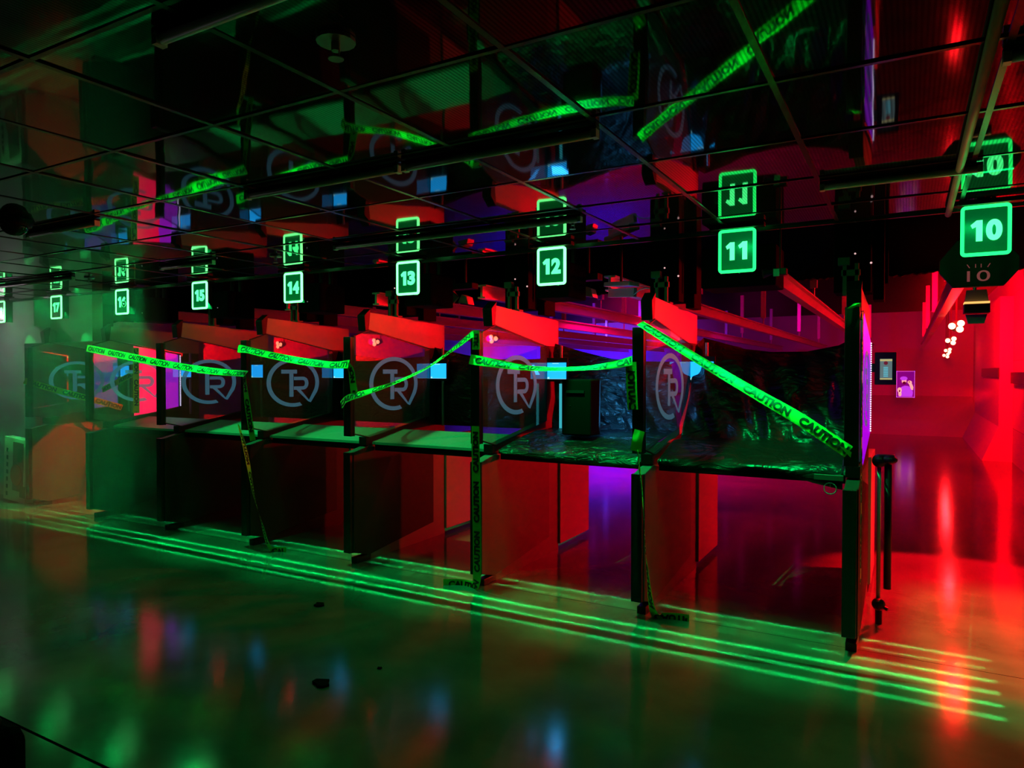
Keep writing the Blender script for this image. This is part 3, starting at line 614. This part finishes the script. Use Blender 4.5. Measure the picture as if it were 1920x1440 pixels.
tape('caution tape sloping across the stall under sign 13', P2((-2.77, 1.885), (-2.949, 1.77), (-3.194, 1.631), (-3.504, 1.515), (-3.777, 1.44), (-3.99, 1.385), (-4.06, 1.33)), [35, 50, 62, 62, 45, 30, 20], flip=True, phase=.03, mirror=False)
tape('caution tape running between the posts across the stall under sign 14', P2((-5.31, 1.815), (-5.18, 1.80), (-4.942, 1.759), (-4.549, 1.699), (-4.18, 1.661), (-3.974, 1.665)), [-10, -45, -42, -42, -40, -20], phase=.04)
tape('short tape end hanging from the post between signs 13 and 14', P2((-3.99, 1.66), (-3.950, 1.61), (-3.935, 1.53), (-3.918, 1.425)), [20, 5, 0], phase=-.14)
tape('caution tape end hanging beside the post between signs 14 and 15', P2((-5.235, 1.60), (-5.215, 1.46), (-5.188, 1.30), (-5.121, .985)), [20, 15, 0, 0], phase=-.12)
tape('dark twisted caution tape trailing to the floor beside the post between signs 14 and 15', [(-5.31, 4.315, 1.12), (-5.24, 4.31, .969), (-5.172, 4.305, .77), (-5.09, 4.30, .487), (-4.989, 4.31, .21), (-4.94, 4.32, .07), (-4.90, 4.36, .012), (-4.80, 4.40, .008)], [50, 62, 66, 50, 25, 20, 10, 0], phase=.08)
tape('long caution tape stretched from the post between signs 16 and 17 toward sign 14', P2((-7.72, 1.86), (-6.988, 1.763), (-6.292, 1.672), (-5.659, 1.609), (-5.206, 1.585)), [-10, -20, -38, -45], phase=.03)
tape('caution tape sloping down at the far left under sign 17, turning red', [(-9.02, 4.32, 1.50), (-8.92, 4.62, 1.385), (-8.80, 4.95, 1.27), (-8.68, 5.28, 1.15)], [0, 0], up=(.8, -.6, 0), phase=.04)
tape('dull caution tape with mirrored letters seen behind the far left window', [(-8.97, 5.20, 1.37), (-8.5, 5.20, 1.52), (-7.84, 5.22, 1.74)], [0, 0], flip=True, mirror=True, phase=.02)
tape('narrow vertical caution tape stuck on the window between signs 16 and 17', [(-7.71, 4.86, 1.88), (-7.71, 4.86, 1.5), (-7.71, 4.86, 1.13)], [0, 0], up=(1, 0, 0), phase=.0)
tape('caution tape seen edge-on along the right side of the nearest divider post', [(-.222, 4.34, 1.935), (-.222, 4.34, 1.3), (-.222, 4.345, .95), (-.222, 4.345, .42)], [0, 0], up=(1, 0, 0), phase=.03)
bm = B(); vs = [bm.verts.new(p) for p in ((-.335, 4.31, 1.19), (-.27, 4.30, 1.155), (-.275, 4.30, 1.125))]; bm.faces.new(vs)
vs = [bm.verts.new(p) for p in ((-.335, 4.315, 1.19), (-.27, 4.305, 1.155), (-.275, 4.305, 1.125))]; bm.faces.new(vs)
tag(obj('tape_scrap', bm, tape_mat), 'small torn green tape corner on the nearest post', 'caution tape')
bm = B(); vs = [bm.verts.new(p) for p in ((-.30, 4.33, 1.955), (-.265, 4.34, 1.985), (-.232, 4.34, 1.985), (-.235, 4.36, 1.962))]; bm.faces.new(vs)
tag(obj('tape_scrap', bm, tape_mat), 'folded green tape scrap on top of the nearest post', 'caution tape')

# ------------------------------------------------------------------ ceiling fittings
def batten(x0, x1, y, label):
    t = thing('light_batten', label, 'light', ((x0+x1)/2, y, 2.47), 'unlit tube lights under the ceiling')
    bm = B(); bx(bm, x0, x1, y-.018, y+.018, 2.482, 2.496); obj('housing', bm, black_metal, t, bevel=.003)
    bm = B(); cyl(bm, (x0+.02, y, 2.468), (x1-.02, y, 2.468), .015); obj('tube', bm, batten_mat, t, smooth=True)
    bm = B(); bx(bm, x0, x0+.02, y-.016, y+.016, 2.452, 2.483); bx(bm, x1-.02, x1, y-.016, y+.016, 2.452, 2.483); obj('end_cap', bm, batten_mat, t)
batten(-2.86, -1.90, 2.38, 'unlit tube light in the left half of the long pair crossing mid ceiling')
batten(-1.88, -.99, 2.38, 'unlit tube light in the right half of the long pair crossing mid ceiling')
batten(-3.50, -1.62, 3.66, 'long unlit tube light on the ceiling just in front of signs 12 and 13')
batten(-.37, .27, 3.60, 'unlit tube light on the ceiling left of sign 10')
batten(-1.72, -.6, 1.15, 'unlit tube light at the top left edge of the view')
batten(-4.88, -4.12, 2.37, 'black unlit tube light near the dome camera at far left')
batten(.22, 1.4, 2.37, 'dark tube light at the top right corner')
batten(-5.45, -4.78, 3.66, 'unlit tube light on the ceiling in front of sign 15')
batten(-8.1, -6.72, 3.64, 'unlit tube light on the ceiling in front of signs 16 and 17')
def sprinkler(x, y, label, r=.03):
    t = thing('sprinkler', label, 'sprinkler', (x, y, 2.49), 'ceiling sprinklers')
    bm = B(); cyl(bm, (x, y, 2.498), (x, y, 2.488), r*1.5); obj('escutcheon', bm, grey_steel, t, smooth=False)
    bm = B(); cyl(bm, (x, y, 2.488), (x, y, 2.465), r*.35); cyl(bm, (x, y, 2.446), (x, y, 2.443), r*.6); tube(bm, [(x-r*.35, y, 2.465), (x-r*.3, y, 2.445)], .002); tube(bm, [(x+r*.35, y, 2.465), (x+r*.3, y, 2.445)], .002); obj('head', bm, grey_steel, t)
sprinkler(-1.35, 1.42, 'ceiling sprinkler in the dark upper part of the ceiling', .035)
sprinkler(-1.732, 3.786, 'small sprinkler on the ceiling right above sign 12')
sprinkler(-4.254, 3.812, 'small sprinkler on the ceiling left of sign 14')
sprinkler(-6.776, 3.815, 'small sprinkler on the ceiling between signs 16 and 17')
t = thing('dome_camera', 'dark dome security camera on the ceiling at the far left', 'camera', (-4.575, 2.143, 2.49))
bm = B(); cyl(bm, (-4.6, 2.16, 2.498), (-4.6, 2.16, 2.46), .10, .085, 32); obj('base_ring', bm, black_metal, t)
bm = B(); sph(bm, (-4.6, 2.16, 2.46), .07, (1, 1, .8)); obj('dome', bm, mat('smoked_dome', (.01, .02, .015), .08), t, smooth=True)
bm = B(); cyl(bm, (.185, 1.0, 2.474), (.185, 4.58, 2.474), .016); o = obj('conduit', bm, tan_mat, smooth=True); tag(o, 'straight tan conduit running along the ceiling beside sign 10', 'pipe')

# ------------------------------------------------------------------ by the nearest divider
t = thing('barrier_stand', 'black two-tube stand with knobs beside the nearest divider', 'stand', (-.13, 5.0, 0))
bm = B(); cyl(bm, (-.105, 5.0, .23), (-.105, 5.0, 1.02), .022); obj('thick_tube', bm, black_metal, t, smooth=True)
bm = B(); cyl(bm, (-.155, 5.0, .10), (-.155, 5.0, 1.02), .012); o = obj('thin_tube', bm, armour, t, smooth=True); o['label'] = 'thin tube catching red light'
bm = B(); sph(bm, (-.155, 4.98, 1.04), .042); sph(bm, (-.10, 4.98, 1.05), .04, (1.2, 1, .7)); bx(bm, -.15, -.07, 4.97, 5.03, 1.03, 1.08); obj('head_clamp', bm, black_metal, t, bevel=.004)
bm = B(); sph(bm, (-.152, 4.98, .13), .04); cyl(bm, (-.152, 4.98, .13), (-.10, 4.96, .11), .012); cyl(bm, (-.152, 5, 0), (-.152, 5, .12), .02); obj('foot_clamp', bm, black_metal, t)
t = thing('hanging_ring', 'thin metal ring hanging below the black sheet at the nearest post', 'ring', (-.428, 4.56, .93))
bm = B(); N = 28
for i in range(N):
    a, b_ = 2*math.pi*i/N, 2*math.pi*(i+1)/N
    cyl(bm, (-.40+.034*math.cos(a), 4.56, .905+.034*math.sin(a)), (-.40+.034*math.cos(b_), 4.56, .905+.034*math.sin(b_)), .0035, seg=6)
obj('ring', bm, grey_steel, t, smooth=True)
bm = B(); cyl(bm, (-.40, 4.56, .905), (-.40, 4.56, .94), .002, seg=6); obj('hook', bm, grey_steel, t)
bm = B(); bx(bm, -.49, -.33, 4.555, 4.58, .955, .985); o = obj('bench_rail', bm, mat('green_grey_bar', (.10, .14, .12), .5)); tag(o, 'short grey bar fixed at the bench edge beside the nearest post', 'bar')

# ------------------------------------------------------------------ far target
t = thing('paper_target', 'purple-lit paper target printed with a bearded person in a beret, hung far downrange', 'target', (-.05, 21.8, 1.3))
Yg, cx, cz, w, h = 21.8, -.062, 1.27, .44, .72
def tm(name, c, e): return mat(name, c, .7, emit=c, es=e)  # purple light on the target is put into its colour and emission
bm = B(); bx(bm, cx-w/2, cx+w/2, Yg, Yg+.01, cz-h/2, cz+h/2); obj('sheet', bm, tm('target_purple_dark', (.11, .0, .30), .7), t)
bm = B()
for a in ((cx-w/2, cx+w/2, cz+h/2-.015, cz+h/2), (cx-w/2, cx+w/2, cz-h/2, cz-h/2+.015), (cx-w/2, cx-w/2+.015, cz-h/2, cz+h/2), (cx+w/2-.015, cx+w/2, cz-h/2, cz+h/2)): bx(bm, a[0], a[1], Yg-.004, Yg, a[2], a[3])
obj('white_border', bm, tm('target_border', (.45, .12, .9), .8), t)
def fig(name, polys, m):
    bm = B()
    for pl, dy in polys: prism(bm, [(cx+u*w, cz+v*h) for u, v in pl], 'y', Yg-.006-dy, Yg-.001)
    return obj(name, bm, m, t)
def ell(u, v, a, b_, n=16): return [(u+a*math.cos(2*math.pi*i/n), v+b_*math.sin(2*math.pi*i/n)) for i in range(n)]
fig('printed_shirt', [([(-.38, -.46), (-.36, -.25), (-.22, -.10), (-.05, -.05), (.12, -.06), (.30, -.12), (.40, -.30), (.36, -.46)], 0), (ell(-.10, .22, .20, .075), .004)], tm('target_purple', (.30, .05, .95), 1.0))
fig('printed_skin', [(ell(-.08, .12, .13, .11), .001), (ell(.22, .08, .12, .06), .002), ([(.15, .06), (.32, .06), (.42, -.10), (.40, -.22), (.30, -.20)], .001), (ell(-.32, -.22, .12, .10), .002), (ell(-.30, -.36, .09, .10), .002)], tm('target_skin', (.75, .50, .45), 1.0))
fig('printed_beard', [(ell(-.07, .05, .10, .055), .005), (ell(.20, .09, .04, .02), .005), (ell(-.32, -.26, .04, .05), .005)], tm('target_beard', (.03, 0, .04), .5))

# ------------------------------------------------------------------ loose things on the hall floor
t = thing('printed_carton', 'white flat carton with a red print leaning by the far left wall', 'box', (-9.6, 4.6, 0))
q = Matrix.Rotation(R(4), 3, 'Y')
bm = B(); box(bm, (-9.55, 4.50, .40), (.50, .10, .78), q); obj('carton_body', bm, cardboard, t, bevel=.004)
bm = B(); box(bm, (-9.46, 4.448, .44), (.24, .004, .60), q); obj('printed_panel', bm, mat('dull_maroon_print', (.25, .05, .07), .7), t)
bm = B(); cyl(bm, (-9.50, 4.447, .34), (-9.50, 4.441, .34), .13, seg=32); obj('red_disc', bm, mat('red_print', (.6, .05, .03), .7), t)
bm = B(); box(bm, (-9.40, 4.444, .58), (.11, .004, .16), q); box(bm, (-9.36, 4.444, .14), (.12, .004, .14), q)
obj('label_patches', bm, mat('dark_print', (.08, .06, .05), .7), t)
bm = B()
for i in range(7): box(bm, (-9.735+.006*i, 4.446, .10+.09*i), (.035, .004, .05), q)
obj('printed_marks', bm, ink_mat, t)
for (x, y, s, lab) in ((-3.50, 3.505, .05, 'dark scrap on the green floor below the divider between signs 13 and 14'), (-2.604, 2.617, .055, 'larger dark scrap on the floor near bottom centre'), (-2.467, 2.909, .018, 'tiny dark crumb on the floor, rightmost of three')):
    bm = B(); pts = []
    for i in range(9):
        a = 2*math.pi*i/9; r = s*(.55+.5*random.random()); pts.append((x+r*math.cos(a), y+r*.8*math.sin(a)))
    prism(bm, pts, 'z', .001, .006+s*.12); o = obj('debris_scrap', bm, black_matte, bevel=.001); tag(o, lab, 'debris')
t = thing('equipment_case', 'black padded case corner at the bottom left of the view', 'case', (-2.6, .95, 0))
bm = B(); bx(bm, -3.3, -2.46, .55, 1.19, 0, .46); obj('case_body', bm, black_matte, t, bevel=.05)
bm = B(); bx(bm, -3.25, -2.53, .6, 1.14, .455, .49); obj('lid', bm, black_paint, t, bevel=.015)

# ------------------------------------------------------------------ theatrical haze
def haze(name, x0, x1, y0, y1, z0, z1, dens, aniso, label):
    m = bpy.data.materials.new(name); m.use_nodes = True; nt = m.node_tree; nt.nodes.clear()
    out = nt.nodes.new('ShaderNodeOutputMaterial'); v = nt.nodes.new('ShaderNodeVolumeScatter')
    v.inputs['Color'].default_value = (.95, .97, 1, 1); v.inputs['Density'].default_value = dens; v.inputs['Anisotropy'].default_value = aniso
    nt.links.new(v.outputs[0], out.inputs['Volume'])
    bm = B(); bx(bm, x0, x1, y0, y1, z0, z1); o = obj(name, bm, m); tag(o, label, 'haze', kind='stuff'); return o
haze('smoke_haze', -14.9, -6.7, 3.3, 4.60, .012, 2.47, .16, .1, 'thin grey green smoke hanging around the stalls at the far left')
haze('range_haze', -14.9, 1.55, 7.0, 23.9, .012, 3.39, .012, .35, 'red lit haze filling the shooting range beyond the stalls')
